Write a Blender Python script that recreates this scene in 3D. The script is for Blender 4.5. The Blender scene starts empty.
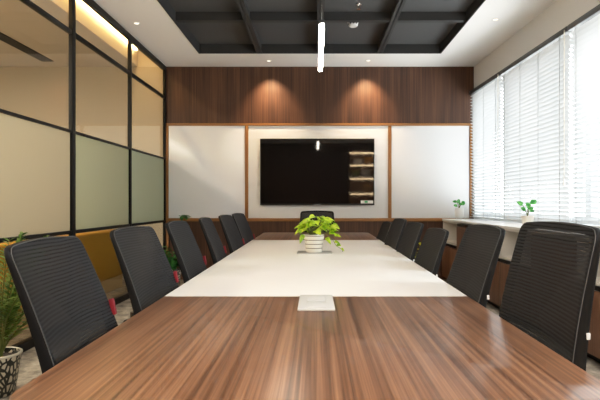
import bpy, bmesh, math, random
from mathutils import Vector, Matrix, noise
random.seed(7)
C = bpy.context.scene.collection
PI = math.pi

# ------------------------------------------------------------------ helpers
class MB:
    """collects shapes into one mesh"""
    def __init__(s): s.bm = bmesh.new()
    def box(s, x0, x1, y0, y1, z0, z1, bev=0.0, seg=2, M=None):
        r = bmesh.ops.create_cube(s.bm, size=1.0)
        vs = r['verts']
        for v in vs:
            v.co = Vector(((x0+x1)/2+v.co.x*(x1-x0), (y0+y1)/2+v.co.y*(y1-y0), (z0+z1)/2+v.co.z*(z1-z0)))
        if bev > 0:
            es = list({e for v in vs for e in v.link_edges})
            rr = bmesh.ops.bevel(s.bm, geom=es, offset=bev, segments=seg, profile=0.6, affect='EDGES')
            vs = list({v for f in rr['faces'] for v in f.verts} | {v for v in vs if v.is_valid})
        if M is not None:
            for v in vs: v.co = M @ v.co
        return s
    def lathe(s, prof, n=32, loc=(0,0,0), cap=True):
        rings = []
        for r, z in prof:
            rings.append([s.bm.verts.new((loc[0]+r*math.cos(2*PI*k/n), loc[1]+r*math.sin(2*PI*k/n), loc[2]+z)) for k in range(n)])
        for a, b in zip(rings, rings[1:]):
            for k in range(n):
                s.bm.faces.new((a[k], a[(k+1)%n], b[(k+1)%n], b[k]))
        if cap:
            s.bm.faces.new(rings[0][::-1]); s.bm.faces.new(rings[-1])
        return s
    def tube(s, pts, r, n=8, r2=None):
        pts = [Vector(p) for p in pts]; rings = []
        m = len(pts)
        up = Vector((0.13, 0.31, 0.94)).normalized()
        for i, p in enumerate(pts):
            t = (pts[min(i+1, m-1)]-pts[max(i-1, 0)]).normalized()
            a = t.cross(up)
            if a.length < 1e-3: a = t.cross(Vector((1, 0, 0)))
            a.normalize(); b = t.cross(a)
            rr = r if r2 is None else r+(r2-r)*i/(m-1)
            rings.append([s.bm.verts.new(p+a*rr*math.cos(2*PI*k/n)+b*rr*math.sin(2*PI*k/n)) for k in range(n)])
        for A, B in zip(rings, rings[1:]):
            for k in range(n):
                s.bm.faces.new((A[k], A[(k+1)%n], B[(k+1)%n], B[k]))
        s.bm.faces.new(rings[0][::-1]); s.bm.faces.new(rings[-1])
        return s
    def prism(s, poly, z0, z1, bev=0.0):
        lo = [s.bm.verts.new((x, y, z0)) for x, y in poly]
        hi = [s.bm.verts.new((x, y, z1)) for x, y in poly]
        n = len(poly)
        fs = [s.bm.faces.new(lo[::-1]), s.bm.faces.new(hi)]
        for k in range(n): s.bm.faces.new((lo[k], lo[(k+1)%n], hi[(k+1)%n], hi[k]))
        if bev:
            es = list(fs[1].edges)+list(fs[0].edges)
            bmesh.ops.bevel(s.bm, geom=es, offset=bev, segments=2, profile=0.6, affect='EDGES')
        return s
    def quad(s, *p):
        s.bm.faces.new([s.bm.verts.new(q) for q in p]); return s
    def leaf(s, base, dirv, L, W, up=Vector((0, 0, 1)), droop=0.3, fold=0.25, heart=False, n=6):
        """a folded leaf: base point, direction, length, width"""
        d = Vector(dirv).normalized(); side = d.cross(up)
        if side.length < 1e-3: side = Vector((1, 0, 0))
        side.normalize(); nrm = side.cross(d).normalized()
        base = Vector(base); mid = []; lf = []; rt = []
        for i in range(n+1):
            t = i/n
            w = W*0.5*(math.sin(PI*min(1, t**(0.55 if heart else 0.8)))**0.8 if 0 < t < 1 else 0)
            c = base+d*L*t-Vector((0, 0, 1))*droop*L*t*t
            mid.append(s.bm.verts.new(c))
            if 0 < i < n:
                bk = -d*0.10*L*(1-t) if heart and i == 1 else Vector()
                lf.append(s.bm.verts.new(c+side*w+nrm*w*fold+bk)); rt.append(s.bm.verts.new(c-side*w+nrm*w*fold+bk))
        for arr, flip in ((lf, False), (rt, True)):
            ch = [mid[0]]+arr+[mid[n]]
            for i in range(n):
                q = [mid[i], mid[i+1], ch[i+1], ch[i]]
                u = []
                for v in q:
                    if v not in u: u.append(v)
                if len(u) >= 3:
                    s.bm.faces.new(u[::-1] if flip else u)
        return s
    def build(s, name, mat, parent=None, smooth=True, ang=40, loc=None):
        bmesh.ops.recalc_face_normals(s.bm, faces=s.bm.faces) if not getattr(s, 'norecalc', False) else None
        me = bpy.data.meshes.new(name); s.bm.to_mesh(me); s.bm.free()
        if smooth:
            for p in me.polygons: p.use_smooth = True
            me.set_sharp_from_angle(angle=math.radians(ang))
        mats = mat if isinstance(mat, (list, tuple)) else [mat]
        for m in mats: me.materials.append(m)
        o = bpy.data.objects.new(name, me); C.objects.link(o)
        if parent is not None: o.parent = parent
        if loc is not None: o.location = loc
        return o

def tag(o, label=None, cat=None, group=None, kind=None):
    if label: o['label'] = label
    if cat: o['category'] = cat
    if group: o['group'] = group
    if kind: o['kind'] = kind
    return o
def empty(name, loc=(0, 0, 0), rz=0, label=None, cat=None, group=None, kind=None):
    o = bpy.data.objects.new(name, None); C.objects.link(o)
    o.location = loc; o.rotation_euler = (0, 0, rz); o.empty_display_size = 0.1
    return tag(o, label, cat, group, kind)
def copy_tree(o, parent=None):
    c = o.copy(); C.objects.link(c)
    c.parent = parent
    for ch in list(o.children): copy_tree(ch, c)
    return c

# ------------------------------------------------------------------ materials
def nt(name):
    m = bpy.data.materials.new(name); m.use_nodes = True
    n = m.node_tree; b = n.nodes['Principled BSDF']
    return m, n, b
def N(n, t, **kw):
    x = n.nodes.new(t)
    for k, v in kw.items():
        if k in x.inputs: x.inputs[k].default_value = v
        else: setattr(x, k, v)
    return x
def rgb(r, g, b):
    f = lambda c: (c/255/12.92 if c/255 <= 0.04045 else ((c/255+0.055)/1.055)**2.4)
    return (f(r), f(g), f(b), 1)
def plain(name, col, rough=0.5, metal=0.0, spec=0.5, var=0.06, scale=30, bump=0.0):
    """base colour with a slight procedural mottling"""
    m, n, b = nt(name)
    tc = N(n, 'ShaderNodeTexCoord'); no = N(n, 'ShaderNodeTexNoise', Scale=scale, Detail=3.0)
    n.links.new(tc.outputs['Object'], no.inputs['Vector'])
    mx = N(n, 'ShaderNodeMix', data_type='RGBA')
    mx.inputs[6].default_value = tuple(c*(1-var) for c in col[:3])+(1,)
    mx.inputs[7].default_value = tuple(min(1, c*(1+var)) for c in col[:3])+(1,)
    n.links.new(no.outputs['Fac'], mx.inputs[0]); n.links.new(mx.outputs[2], b.inputs['Base Color'])
    b.inputs['Roughness'].default_value = rough; b.inputs['Metallic'].default_value = metal
    b.inputs['Specular IOR Level'].default_value = spec
    if bump:
        bp = N(n, 'ShaderNodeBump', Strength=bump, Distance=0.002)
        n.links.new(no.outputs['Fac'], bp.inputs['Height']); n.links.new(bp.outputs[0], b.inputs['Normal'])
    return m
def wood(name, c0, c1, c2, axis='z', fine=90, long=1.2, rough=0.45, spec=0.4, detail=5.0, dist=0.25, bump=0.05, lo=0.33, hi=0.68, broad=0.38):
    """long grain along one axis, optional boards across"""
    m, n, b = nt(name)
    tc = N(n, 'ShaderNodeTexCoord'); mp = N(n, 'ShaderNodeMapping')
    sc = {'z': (fine, fine, long), 'y': (fine, long, fine), 'x': (long, fine, fine)}[axis]
    mp.inputs['Scale'].default_value = sc
    n.links.new(tc.outputs['Object'], mp.inputs['Vector'])
    n1 = N(n, 'ShaderNodeTexNoise', Scale=1.0, Detail=detail, Roughness=0.6, Distortion=dist)
    n.links.new(mp.outputs[0], n1.inputs['Vector'])
    mp2 = N(n, 'ShaderNodeMapping'); mp2.inputs['Scale'].default_value = tuple(q*(0.12 if q == fine else 0.5) for q in sc)
    n.links.new(tc.outputs['Object'], mp2.inputs['Vector'])
    n2 = N(n, 'ShaderNodeTexNoise', Scale=1.0, Detail=2.0, Distortion=0.6)
    n.links.new(mp2.outputs[0], n2.inputs['Vector'])
    ad = N(n, 'ShaderNodeMath', operation='MULTIPLY_ADD'); ad.inputs[1].default_value = 1-broad
    n.links.new(n1.outputs['Fac'], ad.inputs[0])
    m2 = N(n, 'ShaderNodeMath', operation='MULTIPLY'); m2.inputs[1].default_value = broad
    n.links.new(n2.outputs['Fac'], m2.inputs[0]); n.links.new(m2.outputs[0], ad.inputs[2])
    cr = N(n, 'ShaderNodeValToRGB'); e = cr.color_ramp.elements
    e[0].position = lo; e[0].color = c0; e[1].position = hi; e[1].color = c2
    q = e.new(0.5); q.color = c1
    n.links.new(ad.outputs[0], cr.inputs['Fac'])
    n.links.new(cr.outputs['Color'], b.inputs['Base Color'])
    b.inputs['Roughness'].default_value = rough; b.inputs['Specular IOR Level'].default_value = spec
    bp = N(n, 'ShaderNodeBump', Strength=bump, Distance=0.001)
    if bump: n.links.new(n1.outputs['Fac'], bp.inputs['Height']); n.links.new(bp.outputs[0], b.inputs['Normal'])
    return m
def emit(name, col, s):
    m = bpy.data.materials.new(name); m.use_nodes = True; n = m.node_tree; n.nodes.clear()
    e = N(n, 'ShaderNodeEmission', Strength=s); e.inputs[0].default_value = col
    o = N(n, 'ShaderNodeOutputMaterial'); n.links.new(e.outputs[0], o.inputs[0]); return m
def clear_glass(name, tint, refl=0.9):
    m = bpy.data.materials.new(name); m.use_nodes = True; n = m.node_tree; n.nodes.clear()
    t = N(n, 'ShaderNodeBsdfTransparent'); t.inputs[0].default_value = tint
    g = N(n, 'ShaderNodeBsdfGlossy', Roughness=0.02); g.inputs[0].default_value = (refl, refl, refl, 1)
    lw = N(n, 'ShaderNodeLayerWeight', Blend=0.5); pw = N(n, 'ShaderNodeMath', operation='POWER'); pw.inputs[1].default_value = 4.5
    f = N(n, 'ShaderNodeMath', operation='MULTIPLY_ADD'); f.inputs[1].default_value = 0.55; f.inputs[2].default_value = 0.03
    mx = N(n, 'ShaderNodeMixShader'); o = N(n, 'ShaderNodeOutputMaterial')
    n.links.new(lw.outputs['Facing'], pw.inputs[0]); n.links.new(pw.outputs[0], f.inputs[0])
    n.links.new(f.outputs[0], mx.inputs[0]); n.links.new(t.outputs[0], mx.inputs[1]); n.links.new(g.outputs[0], mx.inputs[2])
    n.links.new(mx.outputs[0], o.inputs[0]); return m
def frosted(name, col, dcol):
    m = bpy.data.materials.new(name); m.use_nodes = True; n = m.node_tree; n.nodes.clear()
    t = N(n, 'ShaderNodeBsdfTranslucent'); t.inputs[0].default_value = col
    d = N(n, 'ShaderNodeBsdfDiffuse'); d.inputs[0].default_value = dcol
    g = N(n, 'ShaderNodeBsdfGlossy', Roughness=0.25)
    m1 = N(n, 'ShaderNodeMixShader'); m1.inputs[0].default_value = 0.35
    m2 = N(n, 'ShaderNodeMixShader'); m2.inputs[0].default_value = 0.05; o = N(n, 'ShaderNodeOutputMaterial')
    n.links.new(t.outputs[0], m1.inputs[1]); n.links.new(d.outputs[0], m1.inputs[2])
    n.links.new(m1.outputs[0], m2.inputs[1]); n.links.new(g.outputs[0], m2.inputs[2])
    n.links.new(m2.outputs[0], o.inputs[0]); return m
def mesh_fabric(name):
    """woven office-chair mesh: horizontal ribs, a little see-through"""
    m, n, b = nt(name)
    tc = N(n, 'ShaderNodeTexCoord'); mp = N(n, 'ShaderNodeMapping')
    n.links.new(tc.outputs['Object'], mp.inputs['Vector'])
    no = N(n, 'ShaderNodeTexNoise', Scale=5.0, Detail=1.0)
    n.links.new(tc.outputs['Object'], no.inputs['Vector'])
    w = N(n, 'ShaderNodeTexWave', Scale=31.0, Distortion=0.0); w.wave_type = 'BANDS'; w.bands_direction = 'Z'
    ad = N(n, 'ShaderNodeVectorMath', operation='MULTIPLY_ADD')
    n.links.new(no.outputs['Color'], ad.inputs[0]); ad.inputs[1].default_value = (0.006, 0.006, 0.012)
    n.links.new(mp.outputs[0], ad.inputs[2]); n.links.new(ad.outputs[0], w.inputs['Vector'])
    cr = N(n, 'ShaderNodeValToRGB'); e = cr.color_ramp.elements
    e[0].color = rgb(19, 19, 20); e[1].color = rgb(35, 35, 37); e[0].position = 0.2; e[1].position = 0.9
    n.links.new(w.outputs['Fac'], cr.inputs[0]); n.links.new(cr.outputs[0], b.inputs['Base Color'])
    b.inputs['Roughness'].default_value = 0.7; b.inputs['Specular IOR Level'].default_value = 0.2
    bp = N(n, 'ShaderNodeBump', Strength=0.2, Distance=0.002)
    n.links.new(w.outputs['Fac'], bp.inputs['Height']); n.links.new(bp.outputs[0], b.inputs['Normal'])
    a = N(n, 'ShaderNodeMapRange'); a.inputs['To Min'].default_value = 0.89; a.inputs['To Max'].default_value = 1.0
    n.links.new(w.outputs['Fac'], a.inputs['Value']); n.links.new(a.outputs[0], b.inputs['Alpha'])
    return m
def cells(name, c_cell, c_edge, scale, width, stretch=(1, 1, 1), rough=0.35):
    """cut-out leaf pattern of the plant pots"""
    m, n, b = nt(name)
    tc = N(n, 'ShaderNodeTexCoord'); mp = N(n, 'ShaderNodeMapping'); mp.inputs['Scale'].default_value = stretch
    mp.inputs['Rotation'].default_value = (0.3, 0.5, 0.2)
    n.links.new(tc.outputs['Object'], mp.inputs['Vector'])
    v = N(n, 'ShaderNodeTexVoronoi', Scale=scale, feature='DISTANCE_TO_EDGE'); n.links.new(mp.outputs[0], v.inputs['Vector'])
    cr = N(n, 'ShaderNodeValToRGB'); e = cr.color_ramp.elements
    e[0].position = width; e[0].color = c_edge; e[1].position = width+0.03; e[1].color = c_cell
    n.links.new(v.outputs['Distance'], cr.inputs[0]); n.links.new(cr.outputs[0], b.inputs['Base Color'])
    b.inputs['Roughness'].default_value = rough; return m
def leafmat(name, c0, c1, trans=0.35, scale=40):
    m, n, b = nt(name)
    tc = N(n, 'ShaderNodeTexCoord'); no = N(n, 'ShaderNodeTexNoise', Scale=scale, Detail=2.0)
    n.links.new(tc.outputs['Object'], no.inputs['Vector'])
    cr = N(n, 'ShaderNodeValToRGB'); e = cr.color_ramp.elements
    e[0].position = 0.38; e[0].color = c0; e[1].position = 0.62; e[1].color = c1
    n.links.new(no.outputs['Fac'], cr.inputs[0]); n.links.new(cr.outputs[0], b.inputs['Base Color'])
    b.inputs['Roughness'].default_value = 0.4
    t = N(n, 'ShaderNodeBsdfTranslucent'); n.links.new(cr.outputs[0], t.inputs[0])
    mx = N(n, 'ShaderNodeMixShader'); mx.inputs[0].default_value = trans; o = n.nodes['Material Output']
    n.links.new(b.outputs[0], mx.inputs[1]); n.links.new(t.outputs[0], mx.inputs[2]); n.links.new(mx.outputs[0], o.inputs[0])
    return m

M = {}
M['ceil'] = plain('ceiling_paint', (0.84, 0.82, 0.80, 1), 0.9, var=0.01)
M['wallgrey'] = plain('wall_paint', (0.70, 0.69, 0.67, 1), 0.9, var=0.015)
M['coffer'] = plain('coffer_charcoal', (0.058, 0.058, 0.060, 1), 0.8, var=0.05)
M['beam'] = plain('coffer_beam_paint', (0.018, 0.018, 0.019, 1), 0.7, var=0.05)
M['panelwood'] = wood('walnut_panelling', rgb(46, 28, 18), rgb(74, 47, 32), rgb(100, 67, 47), 'z', 70, 0.8, 0.5)
M['tablewood'] = wood('walnut_table_veneer', rgb(76, 50, 34), rgb(112, 77, 54), rgb(142, 103, 75), 'y', 105, 0.7, 0.295, spec=0.42, detail=4.0, dist=0.3, lo=0.38, hi=0.63, broad=0.28, bump=0)
M['trimwood'] = wood('oak_trim', rgb(116, 76, 38), rgb(144, 98, 52), rgb(166, 118, 68), 'z', 60, 2, 0.45)
M['trimwoodx'] = wood('oak_trim_across', rgb(116, 76, 38), rgb(144, 98, 52), rgb(166, 118, 68), 'x', 60, 2, 0.45)
M['doorwood'] = wood('walnut_cabinet', rgb(80, 53, 38), rgb(110, 76, 56), rgb(134, 98, 74), 'z', 70, 0.9, 0.45)
M['tablewhite'] = plain('white_table_laminate', (0.86, 0.82, 0.77, 1), 0.30, var=0.015, spec=0.4)
M['board'] = plain('whiteboard_glass', (0.80, 0.81, 0.83, 1), 0.16, var=0.01, spec=0.35)
M['wpanel'] = plain('white_wall_panel', (0.74, 0.73, 0.72, 1), 0.6, var=0.01)
M['black'] = plain('black_aluminium', (0.006, 0.006, 0.006, 1), 0.5, var=0.05, spec=0.2)
M['plastic'] = plain('black_plastic', (0.012, 0.012, 0.012, 1), 0.42, var=0.05)
M['chairframe'] = plain('chair_frame_black', (0.006, 0.006, 0.0065, 1), 0.55, var=0.05, spec=0.14)
M['rim'] = plain('chair_rim_grey', (0.07, 0.07, 0.07, 1), 0.6, var=0.03)
M['seatfab'] = plain('seat_fabric', (0.02, 0.02, 0.022, 1), 0.9, var=0.2, scale=200)
M['mesh'] = mesh_fabric('chair_mesh')
M['red'] = plain('red_tag', rgb(124, 10, 24), 0.7)
M['whitetag'] = plain('white_tag', (0.8, 0.8, 0.8, 1), 0.5)
M['screen'] = plain('tv_glass', (0.004, 0.004, 0.004, 1), 0.04, var=0.0, spec=0.5)
M['white'] = plain('white_plastic', (0.75, 0.74, 0.72, 1), 0.45, var=0.01)
M['whitecab'] = plain('white_cabinet', (0.72, 0.69, 0.64, 1), 0.45, var=0.01)
M['counter'] = plain('white_countertop', (0.88, 0.88, 0.87, 1), 0.3, var=0.01)
M['green'] = plain('green_sticker', (0.02, 0.35, 0.12, 1), 0.6)
M['steel'] = plain('brushed_steel', (0.50, 0.49, 0.47, 1), 0.38, metal=0.6, var=0.03)
M['silver'] = plain('satin_silver', (0.62, 0.61, 0.58, 1), 0.4, metal=0.15, var=0.02)
M['chrome'] = plain('chrome', (0.7, 0.7, 0.7, 1), 0.15, metal=1.0, var=0.01)
M['glass'] = clear_glass('partition_glass', (0.93, 0.92, 0.88, 1))
M['wglass'] = clear_glass('window_glass', (0.96, 0.98, 0.98, 1))
M['frost'] = frosted('frosted_glass', (0.56, 0.58, 0.46, 1), (0.38, 0.40, 0.32, 1))  # pane tints have the light behind painted in: tan near, greener far
M['frost_far'] = frosted('frosted_glass_far', (0.60, 0.66, 0.56, 1), (0.40, 0.44, 0.38, 1))
M['frost_near'] = frosted('frosted_glass_near', (0.60, 0.56, 0.45, 1), (0.42, 0.40, 0.33, 1))
M['alu'] = plain('window_frame_grey', (0.55, 0.56, 0.57, 1), 0.5)
M['slat'] = None
M['office'] = plain('office_wall_tan', (0.60, 0.54, 0.44, 1), 0.9, var=0.02)
M['officeceil'] = plain('office_ceiling_tan', (0.60, 0.53, 0.44, 1), 0.9, var=0.02)
M['mustard'] = plain('mustard_upholstery', rgb(176, 130, 30), 0.75, var=0.12, scale=60, bump=0.2)
M['sofabase'] = plain('sofa_base_tan', rgb(176, 146, 92), 0.6)
M['terracotta'] = plain('cream_pot_glaze', (0.72, 0.68, 0.60, 1), 0.3, var=0.02)
M['soil'] = plain('soil', (0.03, 0.02, 0.014, 1), 0.95, var=0.5, scale=120, bump=0.6)
M['palmpot'] = cells('palm_pot_pattern', rgb(205, 198, 176), rgb(34, 36, 30), 36, 0.15, (1.0, 1.0, 0.7))
M['cornerpot'] = cells('corner_pot_pattern', rgb(222, 220, 212), rgb(28, 28, 28), 20, 0.09, (1, 1, 1))
M['pothos'] = leafmat('pothos_leaf', rgb(120, 170, 20), rgb(205, 225, 60), 0.35, 30)
M['palm'] = leafmat('palm_leaf', rgb(66, 108, 34), rgb(138, 164, 74), 0.3, 14)
M['zz'] = leafmat('dark_leaf', rgb(34, 92, 40), rgb(80, 140, 66), 0.2, 20)
M['fresh'] = leafmat('fresh_leaf', rgb(40, 130, 56), rgb(110, 190, 96), 0.35, 30)
M['yellowleaf'] = leafmat('yellow_leaf', rgb(150, 160, 10), rgb(225, 215, 20), 0.35, 20)
M['stem'] = plain('stem', rgb(96, 104, 44), 0.6)
M['lampglow'] = emit('pendant_glow', (1.0, 0.90, 0.74, 1), 45)
M['spotglow'] = emit('downlight_glow', (1.0, 0.86, 0.66, 1), 2.0)
M['coveglow'] = emit('cove_glow', (1.0, 0.66, 0.28, 1), 22)
M['shelfglow'] = emit('shelf_led_glow', (1.0, 0.72, 0.42, 1), 110)
M['shelfwood'] = plain('bookcase_brown', rgb(90, 62, 42), 0.6)
# carpet
m, n, b = nt('grey_carpet')
tc = N(n, 'ShaderNodeTexCoord'); no = N(n, 'ShaderNodeTexNoise', Scale=9.0, Detail=8.0, Roughness=0.7)
n.links.new(tc.outputs['Object'], no.inputs['Vector'])
cr = N(n, 'ShaderNodeValToRGB'); e = cr.color_ramp.elements
e[0].position = 0.35; e[0].color = rgb(96, 88, 78); e[1].position = 0.65; e[1].color = rgb(168, 158, 142)
n.links.new(no.outputs['Fac'], cr.inputs[0]); n.links.new(cr.outputs[0], b.inputs['Base Color'])
b.inputs['Roughness'].default_value = 0.95
bp = N(n, 'ShaderNodeBump', Strength=0.4, Distance=0.005); n.links.new(no.outputs['Fac'], bp.inputs['Height']); n.links.new(bp.outputs[0], b.inputs['Normal'])
M['carpet'] = m
# blind slats: white, slightly translucent
m, n, b = nt('blind_slat')
tc = N(n, 'ShaderNodeTexCoord'); no = N(n, 'ShaderNodeTexNoise', Scale=3.0)
n.links.new(tc.outputs['Object'], no.inputs['Vector'])
mx = N(n, 'ShaderNodeMix', data_type='RGBA'); mx.inputs[6].default_value = (0.52, 0.53, 0.53, 1); mx.inputs[7].default_value = (0.56, 0.56, 0.56, 1)
n.links.new(no.outputs['Fac'], mx.inputs[0]); n.links.new(mx.outputs[2], b.inputs['Base Color']); b.inputs['Roughness'].default_value = 0.5
t = N(n, 'ShaderNodeBsdfTranslucent'); t.inputs[0].default_value = (0.8, 0.8, 0.8, 1)
ms = N(n, 'ShaderNodeMixShader'); ms.inputs[0].default_value = 0.12
n.links.new(b.outputs[0], ms.inputs[1]); n.links.new(t.outputs[0], ms.inputs[2]); n.links.new(ms.outputs[0], n.nodes['Material Output'].inputs[0])
M['slat'] = m
M['cordgrey'] = plain('blind_cord', (0.35, 0.35, 0.35, 1), 0.8)
M['cordcream'] = plain('blind_pull_cord', (0.75, 0.70, 0.60, 1), 0.8)
M['headrail'] = plain('blind_headrail_grey', (0.07, 0.07, 0.072, 1), 0.45)

# ------------------------------------------------------------------ the room (x right, y away from the camera, z up; metres)
H = 1.124            # camera height
XL = -2.2            # glazed partition
YB = 7.57            # end wall
YF = -2.3            # wall behind the camera
ZC = 3.128           # ceiling
TH = 0.0233          # the window wall is a touch off square
RO = Vector((2.32, YB, 0))
def RW(u, v, z=0):   # window-wall frame -> world (u: into the wall, v: away from the camera)
    return Vector((RO.x+u*math.cos(TH)-v*math.sin(TH), RO.y+u*math.sin(TH)+v*math.cos(TH), z))

f = MB(); f.box(-5.5, 3.2, YF-0.1, YB+0.1, -0.12, 0)
tag(f.build('floor', M['carpet'], smooth=False), kind='structure')

# ceiling with its dark coffer
TX0, TX1, TY0, TY1 = -1.57, 1.675, -1.0, 6.9
TD = 0.12
c = MB()
c.box(XL, TX0, YF, YB, ZC, ZC+0.30); c.box(TX1, 2.75, YF, YB, ZC, ZC+0.30)
c.box(TX0, TX1, TY1, YB, ZC, ZC+0.30); c.box(TX0, TX1, YF, TY0, ZC, ZC+0.30)
ceil = tag(c.build('ceiling', M['ceil'], smooth=False), kind='structure')
c = MB(); c.box(TX0, TX1, TY0, TY1, ZC+TD, ZC+TD+0.05)
c.build('coffer_panel', M['coffer'], ceil, smooth=False)
c = MB(); e_ = 0.012
c.box(TX0, TX0+e_, TY0, TY1, ZC-0.004, ZC+TD); c.box(TX1-e_, TX1, TY0, TY1, ZC-0.004, ZC+TD)
c.box(TX0, TX1, TY1-e_, TY1, ZC-0.004, ZC+TD); c.box(TX0, TX1, TY0, TY0+e_, ZC-0.004, ZC+TD)
c.build('coffer_edge', M['beam'], ceil, smooth=False)
for x in (-0.76, 0.05, 0.86):
    c = MB()
    c.box(x-0.026, x+0.026, TY0+e_, TY1-e_, ZC+0.02, ZC+TD)
    c.box(x-0.038, x-0.006, TY0+e_, TY1-e_, ZC+0.008, ZC+0.022); c.box(x+0.006, x+0.038, TY0+e_, TY1-e_, ZC+0.008, ZC+0.022)
    c.build('coffer_beam', M['beam'], ceil, smooth=False)
for y in (5.72, 4.50, 3.28, 2.06, 0.84):
    c = MB(); c.box(TX0+e_, TX1-e_, y, y+0.07, ZC+0.024, ZC+TD)
    c.build('coffer_beam', M['beam'], ceil, smooth=False)

# end wall: walnut, oak trim, white boards
Y = YB
w = MB(); w.box(XL-0.03, 2.6, Y, Y+0.12, 0, ZC+0.3)
tag(w.build('wall_back', M['panelwood'], smooth=False), kind='structure')
def wx(px): return (px-316)*YB/515
def wz(py): return H-(py-203)*YB/515
zt0, zt1 = wz(126.0), wz(123.6)
zb0, zb1 = wz(221.2), wz(218.2)
w = MB(); w.box(wx(166.3), wx(471), Y-0.035, Y, zt0, zt1, 0.003); tag(w.build('trim_1', M['trimwoodx']), kind='structure')
w = MB(); w.box(wx(166.3), wx(471), Y-0.035, Y, zb0, zb1, 0.003); tag(w.build('trim_2', M['trimwoodx']), kind='structure')
for i, (a, b_, z0) in enumerate(((166.3, 168.9, 0.0), (245.2, 248.4, zb1), (388.0, 391.2, 0.0), (469.0, 471.2, zb1))):
    if z0 == 0.0:
        w = MB(); w.box(wx(a), wx(b_), Y-0.033, Y, 0.0, zb0, 0.003); w.box(wx(a), wx(b_), Y-0.034, Y, zb1, zt0, 0.003)
    else:
        w = MB(); w.box(wx(a), wx(b_), Y-0.034, Y, z0, zt0, 0.003)
    tag(w.build('trim_%d' % (3+i), M['trimwood']), kind='structure')
w = MB(); w.box(wx(169.0), wx(245.1), Y-0.022, Y-0.001, zb1+0.002, zt0-0.002, 0.002)
tag(w.build('whiteboard', M['board']), 'shaded grey-white glass whiteboard between the glass partition and the television panel', 'whiteboard')
w = MB(); w.box(wx(391.3), wx(468.9), Y-0.022, Y-0.001, zb1+0.002, zt0-0.002, 0.002)
tag(w.build('whiteboard', M['board']), 'bright white glass whiteboard beside the window blinds', 'whiteboard')
w = MB(); w.box(wx(248.5), wx(387.9), Y-0.020, Y-0.001, zb1+0.002, zt0-0.002, 0.002)
tag(w.build('wall_panel', M['wpanel']), 'oak-framed white wall panel behind the black television', 'panel')

# wall behind the camera with a lit bookcase (mirrored in the television)
w = MB(); w.box(XL-0.2, 2.9, YF-0.12, YF, 0, ZC+0.3)
tag(w.build('wall_front', M['panelwood'], smooth=False), kind='structure')
bc = empty('bookcase', (1.75, YF, 0), 0, 'brown lit bookcase mirrored in the dark television screen', 'bookcase')
def lx(x): return x-1.75
bk = MB(); bk.box(lx(1.10), lx(2.40), 0.002, 0.02, 0.1, 2.95); bk.build('back_panel', M['shelfwood'], bc)
for x in (1.10, 2.38):
    bk = MB(); bk.box(lx(x), lx(x)+0.02, 0.02, 0.32, 0, 2.95, 0.002); bk.build('side_panel', M['shelfwood'], bc)
SZ = (2.80, 2.39, 1.95, 1.45, 0.95, 0.45)
for z in SZ:
    bk = MB(); bk.box(lx(1.12), lx(2.38), 0.02, 0.31, z-0.025, z, 0.002); s_ = bk.build('shelf', M['shelfwood'], bc)
    bk = MB(); bk.box(lx(1.13), lx(2.37), 0.285, 0.305, z-0.033, z-0.026); bk.build('led_strip', M['shelfglow'], s_, smooth=False)
def shelf_thing(name, x0, x1, z, h, mat, label, cat, d=0.16):
    q = MB(); q.box(x0, x1, YF+0.06, YF+0.06+d, z, z+h, 0.004)
    return tag(q.build(name, mat), label, cat)
shelf_thing('storage_box', 1.24, 1.52, 2.39, 0.19, M['whitecab'], 'cream box on the second lit shelf mirrored in the television', 'box')
shelf_thing('storage_box', 1.62, 1.86, 2.39, 0.24, plain('tan_card', rgb(170, 120, 60), 0.7), 'tan box on the second lit shelf mirrored in the television', 'box')
shelf_thing('storage_box', 1.16, 1.42, 1.95, 0.25, plain('olive_card', rgb(96, 104, 60), 0.7), 'olive green box on the third lit shelf mirrored in the television', 'box')
def frame_thing(x0, x1, z, h, mat, label):
    r = empty('picture_frame', ((x0+x1)/2, YF+0.14, z), 0, label, 'picture frame')
    q = MB(); hw = (x1-x0)/2
    q.box(-hw, -hw+0.02, -0.01, 0.012, 0, h); q.box(hw-0.02, hw, -0.01, 0.012, 0, h)
    q.box(-hw+0.02, hw-0.02, -0.01, 0.012, 0, 0.02); q.box(-hw+0.02, hw-0.02, -0.01, 0.012, h-0.02, h)
    q.build('frame', M['shelfwood'], r)
    q = MB(); q.box(-hw+0.02, hw-0.02, -0.008, 0.004, 0.02, h-0.02); q.build('picture', mat, r)
frame_thing(1.50, 1.82, 1.95, 0.30, plain('grey_picture', (0.25, 0.25, 0.26, 1), 0.5, var=0.4, scale=8), 'grey picture frame on the third lit shelf mirrored in the television')
frame_thing(1.56, 1.82, 1.45, 0.30, plain('tan_picture', rgb(150, 116, 80), 0.5, var=0.4, scale=8), 'tan picture frame on the fourth lit shelf mirrored in the television')

# glazed partition on the left -------------------------------------------------
FR = 0.045
part = empty('wall_left', (XL, YB, 0), 0, kind='structure')
def pb(name, mat, *b, bev=0.003):
    q = MB(); q.box(b[0]-XL, b[1]-XL, b[2]-YB, b[3]-YB, b[4], b[5], bev); return q.build(name, mat, part)
ys = [YB-0.035, 6.125, 4.68, 3.245, 1.825, 0.405, -1.015, YF]
pb('top_rail', M['black'], XL-0.05, XL, YF, YB, ZC-0.06, ZC)
pb('base_rail', M['black'], XL-0.05, XL, YF, YB, 0, 0.07)
for k, y in enumerate(ys[:-1]):
    hw = 0.032 if k == 2 else 0.022
    pb('mullion', M['black'], XL-0.034, XL+0.003, y-hw, y+hw, 0.07, ZC-0.06)
ZS = (0.07, 0.86, 1.772, 2.668, ZC-0.06)
for z, t_ in ((0.86, 0.018), (1.772, 0.014), (2.668, 0.022)):
    for k in range(len(ys)-1):
        y1, y0 = ys[k]-0.022, ys[k+1]+(0.032 if k == 1 else 0.022)
        pb('transom', M['black'], XL-0.036, XL-0.002, y0, y1, z-t_*0.85, z+t_*0.85)
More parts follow.
